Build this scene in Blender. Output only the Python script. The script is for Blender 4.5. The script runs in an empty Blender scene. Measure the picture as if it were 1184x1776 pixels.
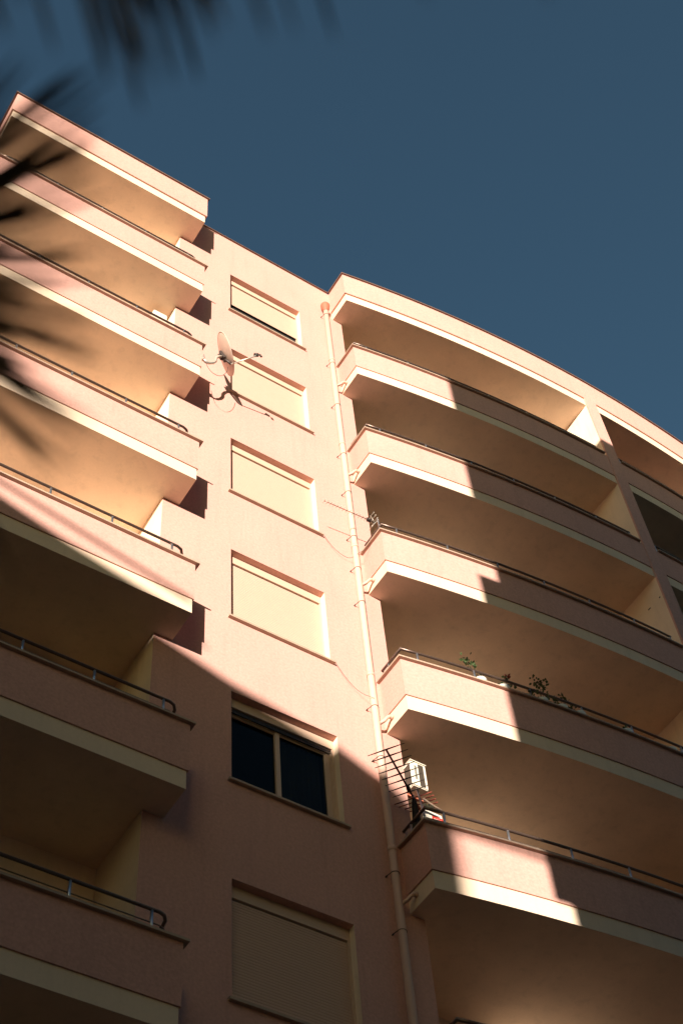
import bpy, bmesh, math, random
from mathutils import Vector, Matrix
random.seed(7)
R = math.radians
sc = bpy.context.scene
COL = sc.collection

# ------------------------------------------------------------------ camera
cam_d = bpy.data.cameras.new("camera")
cam = bpy.data.objects.new("camera", cam_d)
COL.objects.link(cam)
cam.location = (-5.98240, -10.27659, -10.79392)
cam.rotation_euler = (2.5490733, 0.0634015, -0.5667559)
cam_d.sensor_fit = 'VERTICAL'
cam_d.sensor_height = 36.0
cam_d.sensor_width = 24.0
cam_d.lens = 2560.0 / 1776.0 * 36.0
cam_d.clip_start = 0.05
cam_d.clip_end = 2000
cam_d.dof.use_dof = True
cam_d.dof.focus_distance = 21.0
cam_d.dof.aperture_fstop = 2.6
sc.camera = cam

# ------------------------------------------------------------------ sky, sun, exposure
SUN_DIR = Vector((0.646, 0.763, -0.070)).normalized()      # the way the light travels
w = bpy.data.worlds.new("World")
sc.world = w
w.use_nodes = True
nt = w.node_tree
bg = nt.nodes['Background']
sky = nt.nodes.new('ShaderNodeTexSky')
sky.sky_type = 'NISHITA'
sky.sun_disc = False
sky.sun_elevation = math.asin(-SUN_DIR.z)
sky.sun_rotation = R(220.25)
sky.altitude = 0
sky.air_density = 1.0
sky.dust_density = 3.0
sky.ozone_density = 1.0
tint = nt.nodes.new('ShaderNodeVectorMath'); tint.operation = 'MULTIPLY'
tint.inputs[1].default_value = (0.70, 1.03, 1.24)
nt.links.new(sky.outputs[0], tint.inputs[0])
nt.links.new(tint.outputs[0], bg.inputs[0])
bg.inputs[1].default_value = 0.0505

sl = bpy.data.lights.new("sun", 'SUN')
sl.energy = 3.45
sl.angle = R(0.53)
sl.color = (1.0, 0.90, 0.79)
so = bpy.data.objects.new("sun", sl)
COL.objects.link(so)
so.rotation_euler = SUN_DIR.to_track_quat('-Z', 'Y').to_euler()
so.location = (-20, -24, 20)

sc.view_settings.view_transform = 'Standard'
sc.view_settings.look = 'None'
sc.view_settings.gamma = 1
sc.view_settings.exposure = 1.6

sc.render.engine = 'CYCLES'
sc.cycles.max_bounces = 10
sc.cycles.diffuse_bounces = 8

# ------------------------------------------------------------------ materials
def new_mat(name):
    m = bpy.data.materials.new(name)
    m.use_nodes = True
    return m, m.node_tree, m.node_tree.nodes['Principled BSDF']

def plaster(name, col, var=0.10, fine=34.0, bump=0.35, dist=0.006, rough=0.92, stain=0.06, streak=0.09):
    m, t, b = new_mat(name)
    N, L = t.nodes, t.links
    tc = N.new('ShaderNodeTexCoord')
    n1 = N.new('ShaderNodeTexNoise'); n1.inputs['Scale'].default_value = fine; n1.inputs['Detail'].default_value = 5; n1.inputs['Roughness'].default_value = 0.65
    n2 = N.new('ShaderNodeTexNoise'); n2.inputs['Scale'].default_value = 1.3; n2.inputs['Detail'].default_value = 4
    L.new(tc.outputs['Object'], n1.inputs['Vector']); L.new(tc.outputs['Object'], n2.inputs['Vector'])
    r1 = N.new('ShaderNodeMapRange'); r1.inputs['From Min'].default_value = 0.3; r1.inputs['From Max'].default_value = 0.7
    r1.inputs['To Min'].default_value = 1 - var; r1.inputs['To Max'].default_value = 1 + var
    r2 = N.new('ShaderNodeMapRange'); r2.inputs['From Min'].default_value = 0.3; r2.inputs['From Max'].default_value = 0.7
    r2.inputs['To Min'].default_value = 1 - stain; r2.inputs['To Max'].default_value = 1 + stain
    L.new(n1.outputs['Fac'], r1.inputs['Value']); L.new(n2.outputs['Fac'], r2.inputs['Value'])
    mp = N.new('ShaderNodeMapping'); mp.inputs['Scale'].default_value = (7.0, 7.0, 0.55)
    n3 = N.new('ShaderNodeTexNoise'); n3.inputs['Scale'].default_value = 1.0; n3.inputs['Detail'].default_value = 6; n3.inputs['Roughness'].default_value = 0.6
    L.new(tc.outputs['Object'], mp.inputs['Vector']); L.new(mp.outputs[0], n3.inputs['Vector'])
    r3 = N.new('ShaderNodeMapRange'); r3.inputs['From Min'].default_value = 0.52; r3.inputs['From Max'].default_value = 0.80
    r3.inputs['To Min'].default_value = 1.0; r3.inputs['To Max'].default_value = 1 - streak
    L.new(n3.outputs['Fac'], r3.inputs['Value'])
    m0 = N.new('ShaderNodeMath'); m0.operation = 'MULTIPLY'
    L.new(r1.outputs[0], m0.inputs[0]); L.new(r3.outputs[0], m0.inputs[1])
    mu = N.new('ShaderNodeMath'); mu.operation = 'MULTIPLY'
    L.new(m0.outputs[0], mu.inputs[0]); L.new(r2.outputs[0], mu.inputs[1])
    vm = N.new('ShaderNodeVectorMath'); vm.operation = 'SCALE'
    vm.inputs[0].default_value = col
    L.new(mu.outputs[0], vm.inputs['Scale'])
    L.new(vm.outputs[0], b.inputs['Base Color'])
    b.inputs['Roughness'].default_value = rough
    b.inputs['Specular IOR Level'].default_value = 0.2
    bp = N.new('ShaderNodeBump'); bp.inputs['Strength'].default_value = bump; bp.inputs['Distance'].default_value = dist
    L.new(n1.outputs['Fac'], bp.inputs['Height']); L.new(bp.outputs[0], b.inputs['Normal'])
    return m

def simple(name, col, rough=0.5, metal=0.0, spec=0.5, var=0.05, scale=12):
    m, t, b = new_mat(name)
    N, L = t.nodes, t.links
    tc = N.new('ShaderNodeTexCoord')
    n1 = N.new('ShaderNodeTexNoise'); n1.inputs['Scale'].default_value = scale; n1.inputs['Detail'].default_value = 4
    L.new(tc.outputs['Object'], n1.inputs['Vector'])
    r1 = N.new('ShaderNodeMapRange'); r1.inputs['To Min'].default_value = 1 - 2 * var; r1.inputs['To Max'].default_value = 1 + 2 * var
    L.new(n1.outputs['Fac'], r1.inputs['Value'])
    vm = N.new('ShaderNodeVectorMath'); vm.operation = 'SCALE'; vm.inputs[0].default_value = col
    L.new(r1.outputs[0], vm.inputs['Scale']); L.new(vm.outputs[0], b.inputs['Base Color'])
    b.inputs['Roughness'].default_value = rough
    b.inputs['Metallic'].default_value = metal
    b.inputs['Specular IOR Level'].default_value = spec
    return m

M = {}
M['stucco'] = plaster('pink_stucco', (0.60, 0.330, 0.270), var=0.11, fine=26, bump=0.5, dist=0.008, stain=0.03)
M['cream'] = plaster('cream_plaster', (0.74, 0.57, 0.42), var=0.03, fine=30, bump=0.15, dist=0.003, stain=0.04)
M['loggia'] = plaster('cream_plaster_lightened', (0.83, 0.665, 0.51), var=0.03, fine=30, bump=0.15, dist=0.003, stain=0.09, streak=0.14)  # same plaster as the bands, lightened so soffits look brighter lit
M['tile'] = simple('terracotta_tile', (0.50, 0.32, 0.20), 0.6, var=0.08, scale=6)
M['stone'] = simple('coping_stone', (0.42, 0.30, 0.22), 0.7, var=0.12, scale=9)
M['rust'] = simple('rust_edge', (0.17, 0.10, 0.07), 0.8, var=0.1)
M['bronze'] = simple('brown_painted_steel', (0.15, 0.10, 0.08), 0.32, 0.6)
M['steel'] = simple('galvanised_steel', (0.62, 0.62, 0.64), 0.3, 0.9)
M['alu'] = simple('aluminium', (0.70, 0.64, 0.55), 0.4, 0.6)
M['shutter'] = simple('beige_shutter', (0.60, 0.40, 0.30), 0.6, var=0.02)
M['frame'] = simple('cream_frame', (0.60, 0.42, 0.31), 0.5, var=0.02)
M['slot'] = simple('dark_slot', (0.02, 0.016, 0.013), 0.9)
M['pvc'] = simple('cream_pipe', (0.62, 0.40, 0.31), 0.6, var=0.03)
M['funnel'] = simple('terracotta_plastic', (0.42, 0.13, 0.075), 0.6)
M['dish'] = simple('dish_paint', (0.62, 0.47, 0.38), 0.5, var=0.04)
M['darkmetal'] = simple('dark_bracket', (0.05, 0.035, 0.03), 0.5, 0.3)
M['black'] = simple('black_cable', (0.02, 0.018, 0.016), 0.6)
M['whiteplastic'] = simple('ac_casing', (0.75, 0.68, 0.56), 0.45, var=0.03)
M['red'] = simple('red_label', (0.55, 0.03, 0.02), 0.5)
M['rustred'] = simple('red_primer_rod', (0.28, 0.05, 0.03), 0.6)
M['leaf'] = simple('leaf_green', (0.07, 0.11, 0.035), 0.6, var=0.25, scale=30)
M['palmleaf'] = simple('palm_leaf', (0.095, 0.065, 0.038), 0.6, var=0.25, scale=20)
M['bark'] = simple('palm_bark', (0.11, 0.08, 0.055), 0.9, var=0.2, scale=25)
M['flower'] = simple('red_flower', (0.45, 0.05, 0.04), 0.6)
M['stem'] = simple('plant_stem', (0.09, 0.07, 0.03), 0.8)
M['bowl'] = simple('white_glazed_pot', (0.72, 0.70, 0.62), 0.35)
M['curtain'] = simple('curtain_cloth', (0.30, 0.30, 0.30), 0.9)
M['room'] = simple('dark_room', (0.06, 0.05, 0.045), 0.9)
M['asphalt'] = plaster('asphalt', (0.045, 0.04, 0.038), var=0.2, fine=40)
M['grey'] = plaster('neighbour_render', (0.15, 0.12, 0.10), var=0.06, fine=20)
M['rooftile'] = simple('roof_tiles', (0.30, 0.13, 0.08), 0.8, var=0.15)
mg, tg, bgl = new_mat('window_glass')
bgl.inputs['Base Color'].default_value = (0.2, 0.2, 0.2, 1)
bgl.inputs['Transmission Weight'].default_value = 1.0
bgl.inputs['Roughness'].default_value = 0.02
bgl.inputs['IOR'].default_value = 1.18
M['glass'] = mg
M['darkpane'] = simple('added_dark_pane', (0.03, 0.028, 0.025), 0.08)

# ------------------------------------------------------------------ mesh helpers
class MB:
    def __init__(s): s.v = []; s.f = []; s.mi = []; s.sm = []
    def add(s, vs, fs, mi=0, smooth=False):
        o = len(s.v); s.v += [tuple(v) for v in vs]
        for f in fs:
            s.f.append([i + o for i in f]); s.mi.append(mi); s.sm.append(smooth)
        return s
    def box(s, x0, x1, y0, y1, z0, z1, mi=0):
        vs = [(x, y, z) for z in (z0, z1) for y in (y0, y1) for x in (x0, x1)]
        return s.add(vs, [(0, 2, 3, 1), (4, 5, 7, 6), (0, 1, 5, 4), (2, 6, 7, 3), (0, 4, 6, 2), (1, 3, 7, 5)], mi)
    def obox(s, c, ax, ay, az, hx, hy, hz, mi=0):
        c, ax, ay, az = map(Vector, (c, ax, ay, az))
        vs = [c + ax * (hx * a) + ay * (hy * b) + az * (hz * d) for d in (-1, 1) for b in (-1, 1) for a in (-1, 1)]
        return s.add(vs, [(0, 2, 3, 1), (4, 5, 7, 6), (0, 1, 5, 4), (2, 6, 7, 3), (0, 4, 6, 2), (1, 3, 7, 5)], mi)
    def tube(s, pts, r, n=10, mi=0, cap=True):
        pts = [Vector(p) for p in pts]
        rs = r if isinstance(r, (list, tuple)) else [r] * len(pts)
        up = None; vs = []
        for i, p in enumerate(pts):
            a = (p - pts[i - 1]).normalized() if i else (pts[1] - p).normalized()
            b = (pts[i + 1] - p).normalized() if i < len(pts) - 1 else a
            t = (a + b)
            t = t.normalized() if t.length > 1e-6 else a
            if up is None:
                up = Vector((0, 0, 1)) if abs(t.z) < 0.9 else Vector((1, 0, 0))
            u = (up - t * up.dot(t)).normalized(); v = t.cross(u); up = u
            k = 1.0 / max(0.5, t.dot(a))
            for j in range(n):
                an = 2 * math.pi * j / n
                vs.append(p + (u * math.cos(an) + v * math.sin(an)) * rs[i] * (k if 0 < i < len(pts) - 1 else 1))
        fs = [(i * n + j, i * n + (j + 1) % n, (i + 1) * n + (j + 1) % n, (i + 1) * n + j) for i in range(len(pts) - 1) for j in range(n)]
        o = len(s.v)
        s.add(vs, fs, mi, True)
        if cap:
            m = len(pts) - 1
            s.f.append([o + j for j in reversed(range(n))]); s.mi.append(mi); s.sm.append(False)
            s.f.append([o + m * n + j for j in range(n)]); s.mi.append(mi); s.sm.append(False)
        return s
    def prism(s, poly, z0, z1, top=0, bottom=0, side=0):
        n = len(poly)
        vs = [(x, y, z0) for x, y in poly] + [(x, y, z1) for x, y in poly]
        o = len(s.v); s.v += vs
        s.f.append([o + i for i in reversed(range(n))]); s.mi.append(bottom); s.sm.append(False)
        s.f.append([o + n + i for i in range(n)]); s.mi.append(top); s.sm.append(False)
        for i in range(n):
            j = (i + 1) % n
            s.f.append([o + i, o + j, o + n + j, o + n + i]); s.mi.append(side); s.sm.append(False)
        return s
    def strip(s, path, oo, oi, z0, z1, mi=0):
        A = offset(path, oo); B = offset(path, oi); n = len(path)
        vs = []
        for a, b in zip(A, B):
            vs += [(a[0], a[1], z0), (a[0], a[1], z1), (b[0], b[1], z1), (b[0], b[1], z0)]
        fs = []
        for i in range(n - 1):
            p, q = i * 4, i * 4 + 4
            for k in range(4):
                fs.append((p + k, q + k, q + (k + 1) % 4, p + (k + 1) % 4))
        fs.append((0, 1, 2, 3)); e = (n - 1) * 4; fs.append((e + 3, e + 2, e + 1, e))
        return s.add(vs, fs, mi)
    def build(s, name, mats, parent=None, loc=None):
        me = bpy.data.meshes.new(name)
        me.from_pydata(s.v, [], s.f)
        if not isinstance(mats, (list, tuple)): mats = [mats]
        for m in mats: me.materials.append(m)
        for p, mi, sm in zip(me.polygons, s.mi, s.sm):
            p.material_index = mi; p.use_smooth = sm
        bm = bmesh.new(); bm.from_mesh(me)
        bmesh.ops.recalc_face_normals(bm, faces=bm.faces)
        bm.to_mesh(me); bm.free()
        o = bpy.data.objects.new(name, me)
        COL.objects.link(o)
        if parent is not None: o.parent = parent
        if loc is not None: o.location = loc
        return o

def offset(path, d):
    """offset an open plan polyline by d to its right-hand side, mitred"""
    out = []
    n = len(path)
    for i, (x, y) in enumerate(path):
        ns = []
        for a, b in ((i - 1, i), (i, i + 1)):
            if a < 0 or b >= n: continue
            dx, dy = path[b][0] - path[a][0], path[b][1] - path[a][1]
            l = math.hypot(dx, dy); ns.append((dy / l, -dx / l))
        if len(ns) == 1: out.append((x + ns[0][0] * d, y + ns[0][1] * d))
        else:
            mx, my = ns[0][0] + ns[1][0], ns[0][1] + ns[1][1]
            k = 2.0 / (mx * mx + my * my)
            out.append((x + mx * k * d, y + my * k * d))
    return out

def tag(o, label=None, cat=None, group=None, kind=None):
    if label: o['label'] = label
    if cat: o['category'] = cat
    if group: o['group'] = group
    if kind: o['kind'] = kind
    return o

def empty(name, loc=(0, 0, 0), rot=None, **k):
    o = bpy.data.objects.new(name, None)
    o.empty_display_size = 0.3
    COL.objects.link(o); o.location = loc
    if rot: o.rotation_euler = rot
    tag(o, **k)
    return o

# ------------------------------------------------------------------ ground
GZ = -12.39
g = MB(); g.add([(-400, -400, GZ), (400, -400, GZ), (400, 400, GZ), (-400, 400, GZ)], [(0, 1, 2, 3)])
tag(g.build('ground', M['asphalt']), 'grey asphalt yard at the foot of the apartment building', 'ground', kind='structure')

# ------------------------------------------------------------------ the apartment building
ZF = 16.57                   # top of the facade wall
XL, XR = -1.09, 2.53         # ends of the flat window pier
BLX, BLY = -0.835, -0.49     # band face of the left balconies
WW, WH = 1.532, 1.542        # window opening
YB_L, YB_R = 1.03, 1.36      # back walls of the loggias

def curve_y(x): return -1.02 + 0.52 * ((x - 8.2) / 5.87) ** 2
left_path = [(-4.80, YB_L + 0.02), (-4.80, BLY), (BLX, BLY), (BLX, 0.012)]
def rpath(x0, x1, start=False, end=False, step=0.3):
    n = max(2, int(round((x1 - x0) / step)))
    P = [(x0 + (x1 - x0) * i / n, curve_y(x0 + (x1 - x0) * i / n)) for i in range(n + 1)]
    if start: P = [(x0, 0.012)] + P
    if end: P = P + [(x1, 0.012)]
    return P
RX0, RX1, FX0, FX1 = 2.33, 14.07, 7.90, 8.20

bld = empty('apartment_building', (0, 0, 0), label='tall pink stucco apartment block with curved and straight balconies', cat='building')

def wall_with_holes(x0, x1, z0, z1, holes, y=0.0, depth=0.13):
    xs = sorted({x0, x1} | {h[0] for h in holes} | {h[1] for h in holes})
    zs = sorted({z0, z1} | {h[2] for h in holes} | {h[3] for h in holes})
    m = MB(); idx = {}
    def vid(x, z):
        if (x, z) not in idx: idx[(x, z)] = len(m.v); m.v.append((x, y, z))
        return idx[(x, z)]
    for i in range(len(xs) - 1):
        for j in range(len(zs) - 1):
            cx, cz = (xs[i] + xs[i + 1]) / 2, (zs[j] + zs[j + 1]) / 2
            if any(h[0] < cx < h[1] and h[2] < cz < h[3] for h in holes): continue
            m.f.append([vid(xs[i], zs[j]), vid(xs[i + 1], zs[j]), vid(xs[i + 1], zs[j + 1]), vid(xs[i], zs[j + 1])]); m.mi.append(0); m.sm.append(False)
    return m

# front pier with window openings
heads = [3 * k for k in range(-3, 6)]
holes = [(0.0, WW, z - WH, z) for z in heads]
pier = wall_with_holes(XL, XR, GZ, ZF, holes)
D = 0.30
for (a, b, c, d) in holes:   # reveals
    pier.add([(a, 0, d), (b, 0, d), (b, D, d), (a, D, d)], [(0, 1, 2, 3)], 0)
    pier.add([(a, 0, c), (b, 0, c), (b, D, c), (a, D, c)], [(0, 1, 2, 3)], 1)
    pier.add([(a, 0, c), (a, D, c), (a, D, d), (a, 0, d)], [(0, 1, 2, 3)], 1)
    pier.add([(b, 0, c), (b, D, c), (b, D, d), (b, 0, d)], [(0, 1, 2, 3)], 1)
# returns into the loggias and the top
pier.add([(XL, 0, GZ), (XL, YB_L + 0.1, GZ), (XL, YB_L + 0.1, ZF), (XL, 0, ZF)], [(0, 1, 2, 3)], 1)
pier.add([(XR, 0, GZ), (XR, YB_R, GZ), (XR, YB_R, ZF), (XR, 0, ZF)], [(0, 1, 2, 3)], 1)
pier.add([(XL, 0, ZF), (XR, 0, ZF), (XR, YB_L, ZF), (XL, YB_L, ZF)], [(0, 1, 2, 3)], 0)
wall = pier.build('wall', [M['stucco'], M['loggia']], bld)

# rear body: back walls of loggias, sides, roof deck
bm_ = MB()
bm_.box(-4.78, XL - 0.002, YB_L, 12, GZ, 15.55, 1)
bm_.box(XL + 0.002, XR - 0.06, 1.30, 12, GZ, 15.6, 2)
bm_.box(XR + 0.002, 13.9, YB_R, 12, GZ, 15.55, 1)
bm_.box(13.905, 18.0, 0.0, 12, GZ, ZF, 0)
bm_.build('rear_wall', [M['stucco'], M['loggia'], M['room']], bld)

# roof
roof_l = MB()
poly_l = [(-4.80, YB_L + 0.5), (-4.80, BLY), (BLX, BLY), (BLX, 0.006), (XL + 0.01, 0.006), (XL + 0.01, YB_L + 0.5)]
roof_l.prism(poly_l, 15.469, 15.735, bottom=1)
rl = roof_l.build('roof', [M['cream'], M['loggia']], bld)
MB().strip([(-4.80, 8.0), (-4.80, BLY), (BLX, BLY), (BLX, 0.012)], 0.03, -0.09, 15.735, ZF - 0.004).build('fascia', M['stucco'], rl)
MB().strip([(-4.80, 8.0), (-4.80, BLY), (BLX, BLY), (BLX, -0.02)], 0.065, -0.12, ZF - 0.004, ZF + 0.022).build('coping', M['rust'], rl)
rp = rpath(RX0, RX1, True, True)
poly_r = [(RX0, 0.006)] + rpath(RX0, RX1) + [(RX1, 0.006), (RX1, YB_R + 0.5), (XR - 0.01, YB_R + 0.5), (XR - 0.01, 0.006)]
roof_r = MB(); roof_r.prism(poly_r, 15.469, 15.735, bottom=1)
rr = roof_r.build('roof', [M['cream'], M['loggia']], bld)
MB().strip(rp, 0.03, -0.09, 15.735, ZF - 0.004).build('fascia', M['stucco'], rr)
rp2 = [(RX0, -0.02)] + rpath(RX0, RX1) + [(RX1, -0.02)]
MB().strip(rp2, 0.065, -0.12, ZF - 0.004, ZF + 0.022).build('coping', M['rust'], rr)
MB().box(-0.765, 2.26, -0.035, 0.12, ZF, ZF + 0.016).build('roof_edge', M['rust'], bld)
MB().box(-4.7, 13.9, 0.2, 11.9, 15.75, 15.95).build('roof_deck', M['grey'], bld)

# dividing fin between the two curved bays
fin = MB()
fo = 0.033
yf0, yf1 = curve_y(FX0) - fo, curve_y(FX1) - fo
fin.add([(FX0, yf0, GZ), (FX1, yf1, GZ), (FX1, yf1 + 0.035, GZ), (FX0, yf0 + 0.035, GZ), (FX0, yf0, ZF - 0.01), (FX1, yf1, ZF - 0.01), (FX1, yf1 + 0.035, ZF - 0.01), (FX0, yf0 + 0.035, ZF - 0.01)],
        [(0, 1, 5, 4), (1, 2, 6, 5), (0, 4, 7, 3), (4, 5, 6, 7)], 0)
fin.add([(FX0, yf0 + 0.035, GZ), (FX1, yf1 + 0.035, GZ), (FX1, YB_R, GZ), (FX0, YB_R, GZ), (FX0, yf0 + 0.035, ZF - 0.15), (FX1, yf1 + 0.035, ZF - 0.15), (FX1, YB_R, ZF - 0.15), (FX0, YB_R, ZF - 0.15)],
        [(1, 2, 6, 5), (0, 4, 7, 3), (4, 5, 6, 7)], 1)
fn = fin.build('dividing_wall', [M['stucco'], M['loggia']], bld)
MB().box(7.892, 7.9, -0.965, -0.940, 8.950, 8.972).build('chip', M['slot'], fn)
MB().box(7.892, 7.9, -0.70, -0.64, 8.948, 8.962).build('chip', M['slot'], fn)

# ---- balconies
def railing(parent, path, z, posts, inward=0.05, wall_ends=()):
    """handrail tube, thin rod and short posts following the plan path"""
    top = MB(); top.tube([(x, y, z + 0.29) for x, y in path], 0.019, 12)
    top.build('handrail', M['bronze'], parent)
    rod = MB(); rod.tube([(x, y, z + 0.13) for x, y in path], 0.007, 6)
    rod.build('rod', M['bronze'], parent)
    for x, y in posts:
        p = MB(); p.tube([(x, y, z - 0.01), (x, y, z + 0.275)], 0.0155, 10)
        p.tube([(x, y, z - 0.004), (x, y, z + 0.012)], 0.032, 10)
        p.build('post', M['steel'], parent)

def balcony(k, kind):
    z = 3 * k
    if kind == 'left':
        poly = [(-4.80, YB_L + 0.01), (-4.80, BLY), (BLX, BLY), (BLX, 0.006), (XL - 0.004, 0.006), (XL - 0.004, YB_L + 0.01)]
        par = left_path
        cop = [(-4.80, YB_L + 0.02), (-4.80, BLY), (BLX, BLY), (BLX, 0.012)]
        rail = [(-4.72, YB_L), (-4.72, BLY + 0.12), (-4.68, BLY + 0.06), (-4.60, BLY + 0.04), (-1.05, BLY + 0.04), (-0.99, BLY + 0.06), (-0.945, BLY + 0.12), (-0.93, BLY + 0.20), (-0.93, 0.0)]
        posts = [(x, BLY + 0.04) for x in (-1.13, -1.98, -2.83, -3.68, -4.53)]
    elif kind == 'first':
        poly = [(RX0, 0.006)] + rpath(RX0, FX0 + 0.02) + [(FX0 + 0.02, YB_R + 0.01), (XR + 0.004, YB_R + 0.01), (XR + 0.004, 0.006)]
        par = rpath(RX0, FX0 + 0.02, True)
        cop = rpath(RX0, FX0 - 0.07, True)
        rail = [(RX0 + 0.06, 0.0)] + [(x, y + 0.05) for x, y in rpath(RX0 + 0.06, FX0 - 0.16)]
        posts = [(x, curve_y(x) + 0.05) for x in (2.63, 3.49, 4.37, 5.22, 6.08, 6.97, 7.72)] + [(RX0 + 0.06, -0.16)]
    else:
        poly = rpath(FX1 - 0.02, RX1) + [(RX1, YB_R + 0.01), (FX1 - 0.02, YB_R + 0.01)]
        par = rpath(FX1 - 0.02, RX1, False, True)
        cop = rpath(FX1 + 0.05, RX1, False, True)
        rail = [(x, y + 0.05) for x, y in rpath(FX1 + 0.06, RX1 - 0.06)] + [(RX1 - 0.06, 0.0)]
        posts = [(x, curve_y(x) + 0.05) for x in (8.32, 9.18, 10.05, 10.9, 11.78, 12.65, 13.5)]
    s = MB(); s.prism(poly, z + 0.469, z + 0.733, top=1, bottom=2)
    slab = s.build('balcony', [M['cream'], M['tile'], M['loggia']], bld)
    pm = MB(); pm.strip(par, 0.018, -0.12, z + 0.735, z + 1.45)
    pm.build('parapet', M['stucco'], slab)
    MB().strip(cop, 0.065, -0.15, z + 1.45, z + 1.478).build('coping', M['stone'], slab)
    railing(slab, rail, z + 1.478, posts)
    return slab
for k in range(-3, 5):
    for kind in ('left', 'first', 'second'):
        balcony(k, kind)

# balcony doors in the back walls of the loggias
def door(x, y, z, parent):
    fr = MB()
    for a, b, c, d in ((x, x + 0.06, z, z + 2.15), (x + 1.44, x + 1.5, z, z + 2.15), (x + 0.06, x + 1.44, z + 2.09, z + 2.15), (x + 0.72, x + 0.78, z, z + 2.09)):
        fr.box(a, b, y - 0.05, y - 0.003, c, d)
    f = fr.build('door', M['frame'], parent)
    sh = MB()
    for i in range(38):
        sh.box(x + 0.06, x + 1.44, y - 0.03 - (0.004 if i % 2 else 0), y - 0.004, z + 0.02 + i * 0.054, z + 0.02 + i * 0.054 + 0.052)
    sh.build('shutter', M['shutter'], f)
def glazed(x, y, z, parent, W=2.4):  # unseen doors given dark panes to cut bounce light in the recess
    fr = MB()
    for a, b, c, d in ((x, x + 0.06, z, z + 2.25), (x + W - 0.06, x + W, z, z + 2.25), (x + 0.06, x + W - 0.06, z + 2.19, z + 2.25), (x + W / 2 - 0.03, x + W / 2 + 0.03, z, z + 2.19)):
        fr.box(a, b, y - 0.05, y - 0.003, c, d)
    f = fr.build('added_dark_door', M['frame'], parent)
    for a, b in ((x + 0.06, x + W / 2 - 0.03), (x + W / 2 + 0.03, x + W - 0.06)):
        MB().box(a, b, y - 0.025, y - 0.004, z, z + 2.19).build('pane', M['darkpane'], f)
for k in range(-3, 5):
    door(-3.6, YB_L, 3 * k + 0.736, bld)
    glazed(4.30, YB_R, 3 * k + 0.736, bld)
    glazed(9.6, YB_R, 3 * k + 0.736, bld)

# ---- windows of the pier
def window(zh, state='down', gap=0.0, big=False):
    f = MB(); y0 = 0.10
    # box of the roller shutter at the head, guides at the sides
    f.box(0.0, WW, y0, y0 + 0.15, zh - 0.155, zh)
    f.box(0.0, 0.03, y0 + 0.002, y0 + 0.06, zh - WH, zh - 0.156)
    f.box(WW - 0.03, WW, y0 + 0.002, y0 + 0.06, zh - WH, zh - 0.156)
    if state == 'open':
        f.box(0.03, 0.075, y0 + 0.06, y0 + 0.11, zh - WH, zh - 0.17)
        f.box(WW - 0.12, WW - 0.03, y0 + 0.05, y0 + 0.11, zh - WH, zh - 0.17)
        f.box(WW - 0.045, WW - 0.031, y0 + 0.02, y0 + 0.049, zh - WH, zh - 0.17)
        f.box(0.075, WW - 0.12, y0 + 0.06, y0 + 0.11, zh - WH, zh - WH + 0.05)
        f.box(0.075, WW - 0.12, y0 + 0.06, y0 + 0.11, zh - 0.25, zh - 0.20)
        f.box(0.70, 0.76, y0 + 0.045, y0 + 0.105, zh - WH + 0.05, zh - 0.17)
    fr = f.build('window', M['frame'], bld)
    sl_ = MB()
    sl_.box(-0.05, WW + 0.055, -0.05, 0.25, zh - WH - 0.03, zh - WH + 0.001)
    sl_.build('sill', M['stone'], fr)
    if state == 'open':
        p = MB(); p.box(0.075, 0.70, y0 + 0.082, y0 + 0.088, zh - WH + 0.05, zh - 0.25)
        p.build('pane', M['glass'], fr)
        p = MB(); p.box(0.76, WW - 0.12, y0 + 0.072, y0 + 0.078, zh - WH + 0.05, zh - 0.25)
        p.build('pane', M['glass'], fr)
        c = MB(); n = 60
        vs = []
        for i in range(n + 1):
            x = 0.78 + 0.62 * i / n; y = 0.27 + 0.014 * math.sin(i * 0.9) + 0.008 * math.sin(i * 2.3)
            vs += [(x, y, zh - WH + 0.01), (x, y, zh - 0.20)]
        c.add(vs, [(2 * i, 2 * i + 2, 2 * i + 3, 2 * i + 1) for i in range(n)], 0, True)
        c.build('curtain', M['curtain'], fr)
        s = MB()
        for i in range(2):
            s.box(0.03, WW - 0.03, y0 + 0.02, y0 + 0.035, zh - 0.165 - 0.035 * i - 0.028, zh - 0.165 - 0.035 * i)
        s.build('shutter', M['darkmetal'], fr)
    else:
        s = MB(); zb = zh - WH + gap + 0.002; zt = zh - 0.168; n = int(round((zt - zb) / 0.037)); h = (zt - zb) / n
        for i in range(n):           # curved slats
            a = zb + i * h
            pr = [(0.0, 0.0), (-0.007, 0.25), (-0.009, 0.55), (-0.006, 0.85), (0.001, 0.93), (0.001, 1.0)]
            vs = []
            for dy, t in pr: vs += [(0.03, y0 + 0.030 + dy, a + t * h), (WW - 0.03, y0 + 0.030 + dy, a + t * h)]
            s.add(vs, [(2 * j, 2 * j + 1, 2 * j + 3, 2 * j + 2) for j in range(len(pr) - 1)])
        s.build('shutter', M['shutter'], fr)
        MB().box(0.03, WW - 0.03, y0 + 0.07, y0 + 0.075, zh - WH, zh - 0.156).build('pane', M['slot'], fr)
    return fr
for k in range(-3, 6):
    window(3 * k, 'open' if k == 1 else 'down', 0.58 if k == 5 else 0.0)

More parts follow.
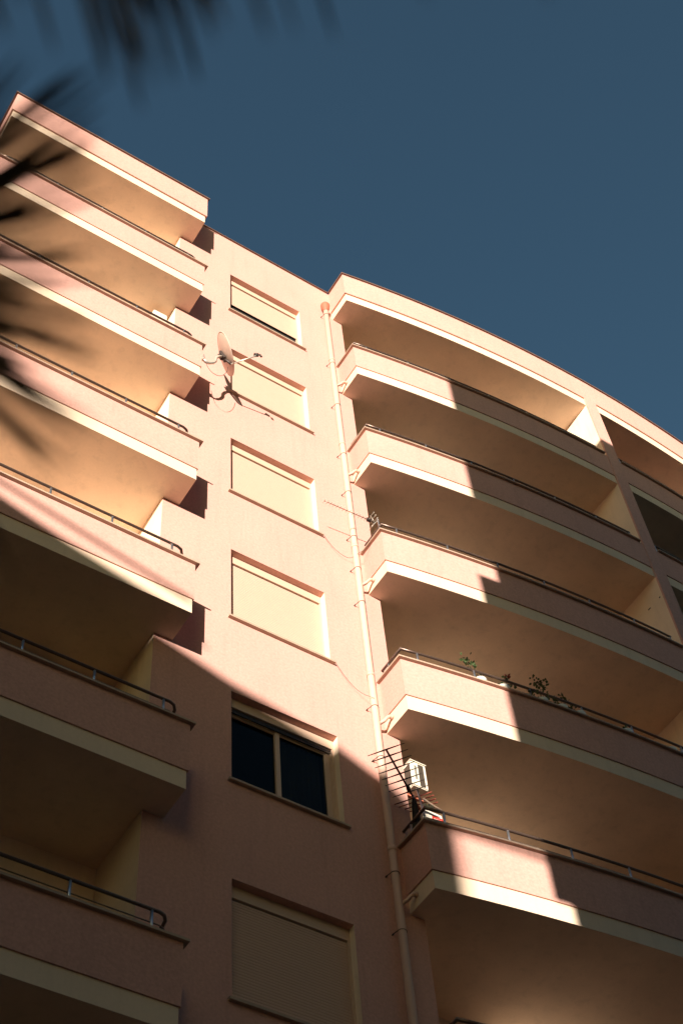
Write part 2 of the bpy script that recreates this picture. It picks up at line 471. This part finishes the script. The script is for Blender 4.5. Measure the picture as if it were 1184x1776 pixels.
# ---- drainpipe
px, py = 2.115, -0.085
dp = MB(); dp.tube([(px, py, z) for z in (GZ, -8, -2, 4, 10, 15.52)], 0.050, 20)
for z in (-10.6, -7.6, -4.6, -1.6, 1.25, 4.4, 7.4, 10.4, 13.4):
    dp.tube([(px, py, z), (px, py, z + 0.07)], 0.0555, 20)
dpo = dp.build('drainpipe', M['pvc'], bld)
fu = MB(); fu.tube([(px, py, 15.46), (px, py, 15.52), (px, py, 15.60), (px, py, 15.70), (px, py, 15.72)], [0.056, 0.060, 0.082, 0.092, 0.092], 22)
fu.build('funnel', M['funnel'], dpo)
for z in (15.28, 13.27, 11.73, 10.08, 8.92, 7.67, 6.86, 6.03, 3.78, 2.82, 0.91, 0.07, -1.9, -4.0):
    b = MB()
    b.tube([(px + 0.054 * math.cos(a), py + 0.054 * math.sin(a), z) for a in [R(-200 + 20 * i) for i in range(12)]], 0.004, 6)
    b.tube([(px - 0.055, py + 0.01, z), (px - 0.07, 0.0, z)], 0.005, 6)
    b.tube([(px - 0.075, 0.0, z - 0.012), (px - 0.075, -0.03, z - 0.012)], 0.009, 8)
    b.build('pipe_bracket', M['darkmetal'], dpo)
for k in range(-3, 5):
    z = 3 * k + 0.62
    e = MB(); e.tube([(2.345, -0.17, z), (2.27, -0.17, z - 0.01), (2.235, -0.165, z - 0.05), (2.205, -0.14, z - 0.10), (2.14, -0.09, z - 0.15)], 0.024, 12)
    e.tube([(2.325, -0.17, z), (2.295, -0.17, z)], 0.032, 12)
    e.build('drain_elbow', M['pvc'], dpo)

# ------------------------------------------------------------------ thin cables on the wall
def cable(pts, r, label, mat='black'):
    # smooth the polyline
    P = [Vector(p) for p in pts]
    for _ in range(2):
        Q = [P[0]]
        for a, b in zip(P, P[1:]): Q += [a * 0.75 + b * 0.25, a * 0.25 + b * 0.75]
        Q.append(P[-1]); P = Q
    o = MB().tube(P, r, 6).build('cable', M[mat])
    return tag(o, label, 'cable')
cable([(2.195, -0.02, 15.3), (2.19, -0.03, 13.3), (2.20, -0.02, 11.0), (2.195, -0.03, 9.0), (2.20, -0.02, 6.5), (2.19, -0.03, 4.2), (2.19, -0.02, 3.0)], 0.003,
      'thin dark cable running down the wall right beside the cream drainpipe')
cable([(1.60, -0.02, 7.47), (1.72, -0.03, 7.25), (1.88, -0.04, 7.12), (2.04, -0.05, 7.11), (2.12, -0.16, 7.2), (2.26, -0.2, 7.35), (2.34, -0.30, 7.62)], 0.003,
      'thin slack cable hanging from the fourth window sill to the balcony with the long aerial')
cable([(1.60, -0.02, 4.46), (1.75, -0.03, 4.2), (1.93, -0.04, 4.02), (2.09, -0.14, 3.9)], 0.0028,
      'thin cable hanging from the sill of the lowest sunlit closed window')

# ------------------------------------------------------------------ satellite dish
def make_dish():
    t = empty('satellite_dish', (-0.80, -0.46, 10.0), label='round satellite dish on a bent arm beside the second highest window', cat='satellite dish')
    o = Vector((-0.80, -0.46, 10.0))
    c = Vector((-0.395, -0.49, 10.590)); n = Vector((0.7779, -0.5372, 0.3253)).normalized()
    up = (Vector((0, 0, 1)) - n * n.z).normalized(); sd = n.cross(up)
    def loc(p): return Vector(p) - o
    m = MB(); rings, seg = 10, 48; rad = 0.39; dep = 0.055
    vs = []; fs = []
    for side in (0, 1):
        for i in range(rings + 1):
            f = i / rings
            for j in range(seg):
                a = 2 * math.pi * j / seg
                r_ = rad * f
                h = dep * (f * f) - dep * 0.6 + (0.004 if side else 0)
                vs.append(loc(c + sd * (r_ * 0.93 * math.cos(a)) + up * (r_ * math.sin(a)) + n * h))
    for side in (0, 1):
        b0 = side * (rings + 1) * seg
        for i in range(rings):
            for j in range(seg):
                fs.append((b0 + i * seg + j, b0 + i * seg + (j + 1) % seg, b0 + (i + 1) * seg + (j + 1) % seg, b0 + (i + 1) * seg + j))
    e0, e1 = rings * seg, (rings + 1) * seg + rings * seg
    for j in range(seg): fs.append((e0 + j, e0 + (j + 1) % seg, e1 + (j + 1) % seg, e1 + j))
    m.add(vs, fs, 0, True)
    rim = [loc(c + sd * (rad * 0.93 * math.cos(a)) + up * (rad * math.sin(a)) + n * (dep * 0.4)) for a in [2 * math.pi * j / 48 for j in range(49)]]
    m.tube(rim, 0.007, 6)
    m.build('reflector', M['dish'], t)
    # bent mounting arm from the balcony side
    pts = [(-0.805, -0.49, 10.063), (-0.73, -0.49, 10.007), (-0.674, -0.49, 10.021), (-0.60, -0.49, 10.10), (-0.56, -0.49, 10.20), (-0.555, -0.49, 10.30), (-0.51, -0.49, 10.40), (-0.44, -0.485, 10.47)]
    a = MB(); a.tube([loc(p) for p in pts], 0.024, 12)
    a.obox(loc((-0.80, -0.47, 10.05)), (1, 0, 0), (0, 1, 0), (0, 0, 1), 0.006, 0.06, 0.06)
    a.build('mounting_arm', M['alu'], t)
    k = MB()
    bc = loc(c - n * 0.055 - up * 0.06)
    k.obox(bc, sd, up, n, 0.05, 0.12, 0.02); k.obox(bc - n * 0.03, sd, up, n, 0.025, 0.07, 0.03)
    k.tube([bc - n * 0.02, loc(c - n * 0.015 - up * 0.36)], 0.02, 8)
    k.build('bracket', M['darkmetal'], t)
    l = MB()
    s0 = loc(c - n * 0.02 - up * 0.37); tip = loc((0.023, -0.85, 10.376))
    l.tube([s0, tip], 0.012, 8); l.build('feed_arm', M['alu'], t)
    d = (tip - s0).normalized(); back = (loc(c) - tip).normalized()
    h = MB(); h.tube([tip, tip + back * 0.07], [0.03, 0.034], 12); h.tube([tip - back * 0.03 + up * 0.01, tip - back * 0.03 - up * 0.06], 0.018, 8)
    h.build('receiver', M['darkmetal'], t)
    cb = MB()
    cb.tube([loc(p) for p in [(-0.776, -0.49, 10.213), (-0.74, -0.49, 10.02), (-0.70, -0.49, 9.867), (-0.65, -0.49, 9.79), (-0.60, -0.49, 9.755), (-0.53, -0.49, 9.75), (-0.474, -0.49, 9.784), (-0.42, -0.49, 9.86), (-0.375, -0.49, 9.965), (-0.345, -0.49, 10.08), (-0.329, -0.49, 10.217)]], 0.004, 6)
    cb.build('cable_loop', M['black'], t)
make_dish()

# ------------------------------------------------------------------ air conditioners
def ac_unit(loc, w_, d_, h_, label, grille=True, labelred=False, name='air_conditioner'):
    t = empty(name, loc, label=label, cat='air conditioner')
    c = MB()
    b = 0.012
    c.box(b, w_ - b, 0, d_, b, h_ - b); c.box(0, w_, b, d_ - b, b, h_ - b); c.box(b, w_ - b, b, d_ - b, 0, h_)
    c.build('casing', M['whiteplastic'], t)
    if grille:
        p = MB(); p.box(w_ * 0.47, w_ * 0.80, -0.006, 0.0, h_ * 0.05, h_ * 0.93)
        n = 14
        p.build('coil_panel', M['bronzegrille'], t)
        s = MB()
        for i in range(n):
            zz = h_ * (0.28 + 0.58 * i / n); s.box(w_ * 0.22, w_ * 0.36, -0.003, 0.0, zz, zz + h_ * 0.02)
        s.build('vent_slots', M['slot'], t)
        s = MB(); s.box(-0.004, 0.0, 0.02, d_ * 0.95, h_ * 0.08, h_ * 0.9); s.build('side_panel', M['bronzegrille'], t)  # plain darker sheet over the side face
        s = MB(); s.box(-0.002, w_ + 0.004, -0.008, d_, h_, h_ + 0.014); s.build('top_cover', M['whiteplastic'], t)
    if labelred:
        s = MB(); x0, x1, z0, z1 = w_ * 0.40, w_ * 0.98, h_ * 0.42, h_ * 0.78
        s.box(x0, x1, -0.004, -0.0005, z0, z1); lb = s.build('brand_label', M['red'], t)
        s = MB(); zc = (z0 + z1) / 2
        for i in range(4):
            xx = x0 + 0.02 + i * (x1 - x0 - 0.04) / 4
            q = (x1 - x0 - 0.04) / 4
            s.tube([(xx, -0.007, zc - 0.012), (xx + q * 0.3, -0.007, zc + 0.016), (xx + q * 0.6, -0.007, zc - 0.012), (xx + q * 0.9, -0.007, zc + 0.010)], 0.0028, 6)
        s.build('lettering', M['whiteplastic'], lb)
    br = MB()
    for yy in (d_ * 0.2, d_ * 0.75):
        br.box(-0.06, w_ + 0.02, yy, yy + 0.035, -0.035, -0.002)
    br.build('bracket', M['funnel'], t)
    return t
M['bronzegrille'] = simple('grille_mesh', (0.055, 0.04, 0.027), 0.8, var=0.1)
ac_unit((2.545, -0.13, 2.54), 0.24, 0.80, 0.44, 'upright cream air conditioner with dark grille above the lower right balcony corner')
ac_unit((2.68, -0.10, 1.90), 0.28, 0.80, 0.32, 'white air conditioner with red label behind the lower right balcony railing', grille=False, labelred=True)
ac_unit((-1.42, 0.15, 11.74), 0.26, 0.80, 0.56, 'small white air conditioner end peeking over an upper left balcony rail', grille=False)

M['bronzedark'] = simple('dark_brown_metal', (0.05, 0.03, 0.022), 0.6)
# ------------------------------------------------------------------ aerials
def aerial(mast_base, mast_top, boom0, boom1, n, el, label, thick, matb, mate, taper=0.0, skip=0.06, reflector=False, redrods=False):
    t = empty('tv_aerial', mast_base, label=label, cat='aerial')
    o = Vector(mast_base); a, b = Vector(boom0) - o, Vector(boom1) - o
    m = MB(); m.tube([(0, 0, 0), Vector(mast_top) - o], 0.014, 10)
    m.build('mast', M['steel'], t)
    m = MB(); m.tube([a, b], thick, 8); m.build('boom', M[matb], t)
    d = (b - a).normalized(); s = d.cross(Vector((0, 0, 1))).normalized()
    for i in range(n):
        f = skip + (1 - skip) * i / (n - 1) if n > 1 else 0
        c = a.lerp(b, f); L = el * (1 - taper * f)
        e = MB(); e.tube([c - s * L, c - s * 0.03, c + s * 0.03, c + s * L], [thick * 0.35, thick * 0.75, thick * 0.75, thick * 0.35], 6)
        e.build('element', M[mate], t)
    if redrods:
        for i in range(4):
            c = a - d * (0.05 + 0.07 * i) - Vector((0, 0, 0.03)); e = MB(); e.tube([c - s * el * 1.05, c + s * el * 1.05], thick * 0.6, 6)
            e.build('element', M['rustred'], t)
        MB().tube([a, a - d * 0.30 - Vector((0, 0, 0.03))], thick, 8).build('boom', M['rustred'], t)
    j = MB(); j.obox(a.lerp(b, 0.12), d, s, (0, 0, 1), 0.035, 0.02, 0.03); j.build('junction_box', M['darkmetal'], t)
    if reflector:
        r_ = MB(); u = Vector((0, 0, 1))
        for q in (-1, 1):
            for i in range(3):
                cc = a + d * (0.0 + 0.03 * i) + u * (q * (0.03 + 0.055 * i)); r_.tube([cc - s * el * 2.0, cc + s * el * 2.0], 0.0022, 6)
            r_.tube([a, a + d * 0.07 + u * q * 0.15], 0.0035, 6)
        r_.build('reflector', M['alu'], t)
    return t
aerial((2.46, -0.40, 1.40), (2.42, -0.33, 2.22), (2.40, -0.24, 2.20), (1.69, -0.74, 2.15), 8, 0.235, 'dark fishbone aerial with red lower rods in front of the upright air conditioner', 0.013, 'bronzedark', 'bronzedark', redrods=True)
aerial((2.40, -0.40, 7.40), (2.38, -0.40, 7.98), (2.36, -0.34, 7.95), (1.42, -0.36, 7.82), 16, 0.045, 'long thin aerial reaching across the drainpipe from the balcony corner', 0.006, 'bronze', 'alu', reflector=True)

M['darkcloth'] = simple('dark_cloth', (0.025, 0.02, 0.018), 0.9)
# stand-ins for unidentified clutter at the lower right balcony corner
o = MB().tube([(2.47, -0.36, 2.05), (2.60, -0.36, 2.0), (2.74, -0.36, 1.97)], 0.014, 8).build('stick_stand_in', M['frame'])
tag(o, 'short pale stick standing in for an unclear item under the upright air conditioner', 'clutter')
pz = empty('dark_clutter', (2.44, -0.22, 0.72), label='dark bundle standing in for unclear clutter in the lower right balcony corner under the aerial', cat='parasol')
q = MB(); q.tube([(0, 0, 0), (0, 0.0, 1.5)], 0.015, 8); q.build('pole', M['steel'], pz)
q = MB(); nn = 14; vs = []
for zz, rr0 in ((0.62, 0.06), (0.75, 0.075), (0.95, 0.065), (1.15, 0.05), (1.35, 0.035), (1.47, 0.015)):
    for i in range(nn): 
        a_ = 2 * math.pi * i / nn; r0 = rr0 * (1.0 if i % 2 else 0.62); vs.append((r0 * math.cos(a_), r0 * math.sin(a_), zz))
q.add(vs, [(j * nn + i, j * nn + (i + 1) % nn, (j + 1) * nn + (i + 1) % nn, (j + 1) * nn + i) for j in range(5) for i in range(nn)], 0, False)
q.build('cloth_bundle', M['darkcloth'], pz)
rg = MB(); n = 9
vs = [(2.40 + 0.13 * i / n + 0.01 * math.sin(i * 3 + j), -0.44 - 0.02 * math.sin(i * 2.1 + j), 1.80 + 0.07 * j / 4 + 0.012 * math.sin(i * 1.7)) for j in range(5) for i in range(n + 1)]
rg.add(vs, [(j * (n + 1) + i, j * (n + 1) + i + 1, (j + 1) * (n + 1) + i + 1, (j + 1) * (n + 1) + i) for j in range(4) for i in range(n)], 0, True)
o = rg.build('crumpled_stand_in', M['whiteplastic']); sm_ = o.modifiers.new('thickness', 'SOLIDIFY'); sm_.thickness = 0.006
tag(o, 'crumpled cream stand-in for an unclear item over the handrail at the lower right balcony corner', 'rag')

# ------------------------------------------------------------------ potted plants on the fourth-row railing
def leaf_blob(m, c, size, n, rng, mi=0):
    for _ in range(n):
        p = Vector(c) + Vector((rng.gauss(0, 1), rng.gauss(0, 0.8), rng.gauss(0, 0.6))) * size
        d = Vector((rng.uniform(-1, 1), rng.uniform(-1, 1), rng.uniform(-0.5, 0.6))).normalized()
        q = d.cross(Vector((rng.uniform(-1, 1), rng.uniform(-1, 1), 1))).normalized()
        L = rng.uniform(0.035, 0.065); W = L * 0.42
        nn = d.cross(q)
        m.add([p, p + d * L * 0.5 + q * W + nn * 0.003, p + d * L, p + d * L * 0.5 - q * W + nn * 0.003], [(0, 1, 2, 3)], mi)
def plant(x, z_top, sprigs, label, group, bowl=True, flower=False, seed=1):
    rng = random.Random(seed)
    y = curve_y(x) + 0.12; zb = 4.478
    t = empty('potted_plant', (x, y, zb), label=label, cat='potted plant', group=group)
    if bowl:
        b = MB(); b.tube([(0, 0, 0), (0, 0, 0.01), (0, 0, 0.09), (0, 0, 0.17), (0, 0, 0.19), (0, 0, 0.18)], [0.055, 0.06, 0.08, 0.098, 0.100, 0.088], 20)
        b.build('pot', M['bowl'], t)
    st = MB(); lf = MB()
    for dx, dz, sz, nl in sprigs:
        st.tube([(0, 0, 0.10), (dx * 0.3 + 0.01, -0.01, 0.10 + (dz - 0.10) * 0.4), (dx * 0.75, -0.02, 0.10 + (dz - 0.10) * 0.8), (dx, -0.02, dz)], [0.005, 0.004, 0.003, 0.002], 6)
        leaf_blob(lf, (dx, -0.02, dz), sz, nl, rng)
    st.build('stem', M['stem'], t)
    lf.build('foliage', M['leaf'], t)
    if flower:
        fl = MB(); leaf_blob(fl, (sprigs[0][0], -0.02, sprigs[0][1] + 0.04), 0.012, 7, rng); fl.build('flower', M['flower'], t)
GP = 'potted plants along the fourth-row railing'
plant(3.62, 5.0, [(-0.20, 0.50, 0.040, 22), (-0.08, 0.44, 0.028, 10), (-0.10, 0.50, 0.03, 10), (0.02, 0.25, 0.03, 8)], 'leftmost potted plant, a white bowl with two leafy sprigs above the railing', GP, seed=3)
plant(3.98, 4.9, [(0.10, 0.44, 0.018, 8), (0.16, 0.36, 0.03, 12), (-0.05, 0.22, 0.04, 14)], 'potted plant with a small red flower, second from the left, in a white bowl', GP, flower=True, seed=5)
plant(4.60, 5.1, [(0.02, 0.60, 0.050, 34), (0.10, 0.56, 0.04, 20), (-0.02, 0.40, 0.05, 22), (0.05, 0.25, 0.07, 30), (-0.2, 0.22, 0.05, 20)], 'tallest bushiest plant on the railing, standing in the shade', GP, seed=8)
plant(4.92, 4.9, [(0.02, 0.40, 0.045, 20), (-0.06, 0.30, 0.05, 22), (0.08, 0.22, 0.05, 16)], 'low leafy plant just right of the tallest bushy one', GP, seed=11)
plant(5.22, 4.8, [(-0.10, 0.26, 0.03, 7), (0.04, 0.20, 0.03, 6)], 'white bowl with a few sparse leaves, first of the shaded row of bowls', GP, seed=13)
plant(6.02, 4.8, [(-0.05, 0.22, 0.03, 6)], 'white bowl with sparse leaves, second from the right end of the planted railing', GP, seed=15)
plant(6.82, 4.8, [(0.0, 0.18, 0.03, 5)], 'white bowl nearest the photo edge on the planted railing', GP, seed=17)

# ------------------------------------------------------------------ neighbours that throw the shade, and added unseen light blockers
U = Vector((0.763, -0.646, 0)).normalized(); T = Vector((0.646, 0.763, 0)).normalized()
TN = 0.07
def profile_block(name, prof, t0, t1, mats, label, windows):
    """prof: closed outline in (u, z); extruded along the sun's plan direction"""
    n = len(prof)
    vs = [U * u + T * t0 + Vector((0, 0, z)) for u, z in prof] + [U * u + T * t1 + Vector((0, 0, z)) for u, z in prof]
    root = empty(name, U * prof[0][0] + T * t0 + Vector((0, 0, GZ)), label=label, cat='building')
    vs = [v - root.location for v in vs]
    m = MB(); m.add(vs, [tuple(range(n)), tuple(reversed(range(n, 2 * n)))], 0)
    for i in range(n):
        j = (i + 1) % n
        flat = abs(prof[i][0] - prof[j][0]) > abs(prof[i][1] - prof[j][1])
        m.add([vs[i], vs[j], vs[n + j], vs[n + i]], [(0, 1, 2, 3)], 1 if flat and prof[i][1] > GZ + 1 else 0)
    m.build('wall', mats, root)
    for u, z in windows:
        c = U * u + T * (t0 + 0.004) + Vector((0, 0, z)) - root.location
        f = MB()
        for a, b, hx, hz in ((-0.6, 0, 0.05, 0.75), (0.6, 0, 0.05, 0.75), (0, 0.72, 0.55, 0.04), (0, -0.72, 0.55, 0.04), (0, 0, 0.03, 0.68)):
            f.obox(c + U * a + Vector((0, 0, b)), U, T, (0, 0, 1), hx, 0.02, hz)
        w_ = f.build('window', M['frame'], root)
        MB().obox(c, U, T, (0, 0, 1), 0.55, 0.006, 0.68).build('pane', M['slot'], w_)
    return root
t1_ = -11.0
def h1(z, tp=2.0): return z + TN * (tp - t1_)
prof1 = [(3.66, GZ), (3.66, h1(0.77)), (3.46, h1(0.77)), (3.46, h1(7.15)), (3.75, h1(7.15)), (3.75, h1(9.0)), (3.68, h1(9.0)), (3.68, h1(11.6)), (3.76, h1(11.6)), (3.76, h1(14.08, 4.3)), (24, h1(14.08, 4.3)), (24, GZ)]
profile_block('neighbour_block', prof1, t1_, t1_ - 0.35, [M['grey'], M['rooftile']], 'tall grey neighbouring block close by on the right, behind the viewer',
              [(u, z) for u in (6.0, 9.5, 13.0) for z in (-9, -6, -3, 0, 3, 6, 9, 12)])
prof1b = [(3.85, GZ), (3.85, 13.9), (24, 13.9), (24, GZ)]
n1 = bpy.data.objects['neighbour_block']
mb_ = MB(); vsb = [U * u + T * t + Vector((0, 0, z)) - n1.location for t in (t1_ - 0.352, t1_ - 9) for u, z in prof1b]
mb_.add(vsb, [(0, 1, 2, 3), (7, 6, 5, 4), (0, 1, 5, 4), (1, 2, 6, 5), (2, 3, 7, 6), (3, 0, 4, 7)])
mb_.build('rear_wall', M['grey'], n1)
t2_ = -26.0
def h2(z, tp): return z + TN * (tp - t2_)
prof2 = [(-22, GZ), (-22, h2(4.6, -4)), (-3.2, h2(4.42, -2.6)), (-2.29, h2(4.05, -2.6)), (-1.64, h2(3.78, -2.0)), (-1.02, h2(3.58, -1.4)), (-0.6, h2(3.41, -0.6)), (0.0, h2(3.16, 0)), (0.5, h2(3.05, 0.4)), (1.13, h2(2.84, 0.95)), (1.5, h2(2.63, 1.3)), (1.82, h2(2.47, 1.55)),
         (2.30, h2(1.95, 1.5)), (2.44, h2(1.6, 1.3)), (2.44, GZ)]
nb = profile_block('neighbour_house', prof2, t2_, t2_ - 8, [M['grey'], M['rooftile']], 'low grey neighbouring house with a sloping tiled roof, far behind the viewer',
              [(u, z) for u in (-12, -8, -4, -0.5) for z in (-9, -6, -3, 0, 3)])
rr_ = MB(); o0 = nb.location
rr_.tube([U * -12 + T * (t2_ - 0.5) + Vector((0, 0, h2(7.0, -4))) - o0, U * -0.3 + T * (t2_ - 0.5) + Vector((0, 0, h2(3.72, -1))) - o0], 0.05, 8)
for u in (-11.8,):
    rr_.tube([U * u + T * (t2_ - 0.5) + Vector((0, 0, h2(3.3, -3))) - o0, U * u + T * (t2_ - 0.5) + Vector((0, 0, h2(3.98, -3))) - o0], 0.03, 6)
rr_.build('added_shade_rail', M['grey'], nb)  # rail added on the roof to cast a soft stripe on the left parapet
cbz = h2(1.45, 1.4)  # unseen bar added to soften the top of the sunlit balcony patch
tag(MB().tube([U * 2.3 + T * (t2_ - 0.3) + Vector((0, 0, cbz + 0.05)), U * 6 + T * (t2_ - 0.3) + Vector((0, 0, cbz - 0.05)), U * 12 + T * (t2_ - 0.3) + Vector((0, 0, cbz + 0.1))], 0.075, 8).build('added_shade_bar', M['steel']),
    'added unseen grey bar that dims the top of the sunlit balcony patch, behind the viewer', 'shade bar')

prof3 = [(-5.2, GZ), (-5.2, 8.0), (-26, 8.0), (-26, GZ)]  # unseen block added to keep sky light off the lower floors
profile_block('added_sky_block', prof3, -6.0, -24.0, [M['grey'], M['rooftile']], 'added unseen grey block on the left that cuts sky light, behind the viewer',
              [(u, z) for u in (-12, -16, -20) for z in (-9, -6, -3, 0)])

# ------------------------------------------------------------------ palm beside the viewer (out of focus)
CX = Vector((0.84195217, -0.53581917, -0.06335903)); CY = Vector((-0.41552556, -0.71883314, 0.55733063)); CZ = Vector((-0.34417301, -0.44291843, -0.82786968))
CL = Vector(cam.location)
def P(x, y, d):      # world point of the young palm, given by bearing and distance from the spot where the survey was made
    v = CX * ((x - 592) / 2560) - CY * ((y - 888) / 2560) - CZ
    return CL + v * d
palm = empty('palm_tree', (-8.1, -10.5, GZ), label='young palm with narrow dark leaflets, blurred close to the viewer on the left', cat='palm')
PO = palm.location
crown = Vector((-8.1, -10.5, -10.55))
tr = MB(); tr.tube([(0, 0, 0), (0.02, 0, 0.6), (0, 0.02, 1.2), (0.0, 0.0, 1.84)], [0.16, 0.13, 0.11, 0.09], 16)
tr.build('trunk', M['bark'], palm)
def frond(rachis, leaflets, seed):
    rng = random.Random(seed)
    r_ = [Vector(p) - PO for p in rachis]
    m = MB(); m.tube([crown - PO] + r_, [0.02] + [0.012 - 0.008 * i / max(1, len(r_) - 1) for i in range(len(r_))], 8)
    ob = m.build('frond', M['palmleaf'], palm)
    for a, b, wd in leaflets:
        a = Vector(a) - PO; b = Vector(b) - PO
        ax = (b - a); L = ax.length; ax.normalize()
        vd = ((a + b) / 2 + PO - CL).normalized()
        s = ax.cross(vd).normalized(); s = (s + vd * rng.uniform(-0.5, 0.5)).normalized(); nrm = ax.cross(s)
        n = 8; vs = []
        for i in range(n + 1):
            f = i / n; wv = wd * (0.4 + 2.0 * f if f < 0.3 else (1.0 if f < 0.8 else 1.0 - 0.85 * ((f - 0.8) / 0.2) ** 1.5))
            p = a + ax * L * f - Vector((0, 0, 0.02)) * (f * f) * L
            vs += [p + s * wv * 0.5, p + nrm * wd * 0.18, p - s * wv * 0.5]
        lf = MB(); lf.add(vs, [(3 * i + k, 3 * i + 3 + k, 3 * i + 4 + k, 3 * i + 1 + k) for i in range(n) for k in (0, 1)], 0, True)
        lf.build('leaflet', M['palmleaf'], ob)
    return ob
rng = random.Random(21)
rng2 = random.Random(5)
# upper frond arching over the viewer: leaflets hang into view
tipsA = [(12, 60, 1.0), (98, 92, .7), (193, 140, 1.25), (205, 90, .9), (247, 190, 1.0), (262, 120, .8), (272, 150, .8), (305, 142, 1.0), (318, 60, 1.3), (346, 140, 1.1), (375, 75, .6), (466, 66, .7), (515, 62, .45), (582, 70, .7), (742, 6, .4), (952, 4, .4)]
lA = []
for x, y, s in tipsA:
    dd = rng.uniform(1.10, 1.35)
    lA.append((P(x - 70 - 0.10 * (y + 250), -260 + rng.uniform(-30, 30), dd + 0.05), P(x, y, dd), 0.0085 * s))
for _ in range(9):
    x = rng2.uniform(-10, 400); y = rng2.uniform(10, 150) if x < 360 else rng2.uniform(5, 50); dd = rng2.uniform(1.0, 1.35)
    lA.append((P(x - 90 - 0.10 * (y + 250), -260 + rng2.uniform(-30, 30), dd + 0.05), P(x, y, dd), rng2.uniform(0.005, 0.009)))
frond([P(-500, -100, 1.5), P(-200, -330, 1.35), P(100, -330, 1.28), P(500, -300, 1.25), P(950, -260, 1.3)], lA, 1)
# left frond: leaflets fan to the right
tipsB = [(-5, 130, .8), (36, 88, .7), (62, 165, .7), (132, 116, 1.2), (120, 150, .8), (182, 178, 1.0), (180, 214, .8), (90, 238, .9), (160, 306, 1.0), (120, 280, .8), (193, 333, .9), (98, 399, 1.0), (60, 360, 1.1), (135, 437, .9), (30, 430, 1.2),
         (196, 484, .8), (120, 500, 1.0), (60, 520, 1.3), (162, 555, 1.1), (182, 625, 1.0), (100, 590, 1.0), (40, 600, 1.2), (125, 704, 1.2), (60, 690, 1.3), (136, 752, .9), (80, 782, 1.2), (30, 740, 1.3), (98, 820, .7), (30, 1000, .8)]
lB = []
for x, y, s in tipsB:
    dd = rng.uniform(1.05, 1.35)
    by = 470 + (y - 470) * 0.15
    lB.append((P(-210 + rng.uniform(-40, 10), by, dd + 0.03), P(x, y, dd), 0.0082 * s))
for _ in range(30):
    y = rng.choice([rng.uniform(80, 420), rng.uniform(380, 820), rng.uniform(420, 800)])
    x = rng.uniform(10, 190)
    dd = rng.uniform(0.95, 1.35)
    by = 470 + (y - 470) * 0.15 + rng.uniform(-30, 30)
    lB.append((P(-210 + rng.uniform(-40, 10), by, dd + 0.03), P(x, y, dd), rng.uniform(0.005, 0.008)))
frond([P(-420, 760, 1.4), P(-300, 560, 1.22), P(-225, 500, 1.2), P(-215, 440, 1.22)], lB, 2)
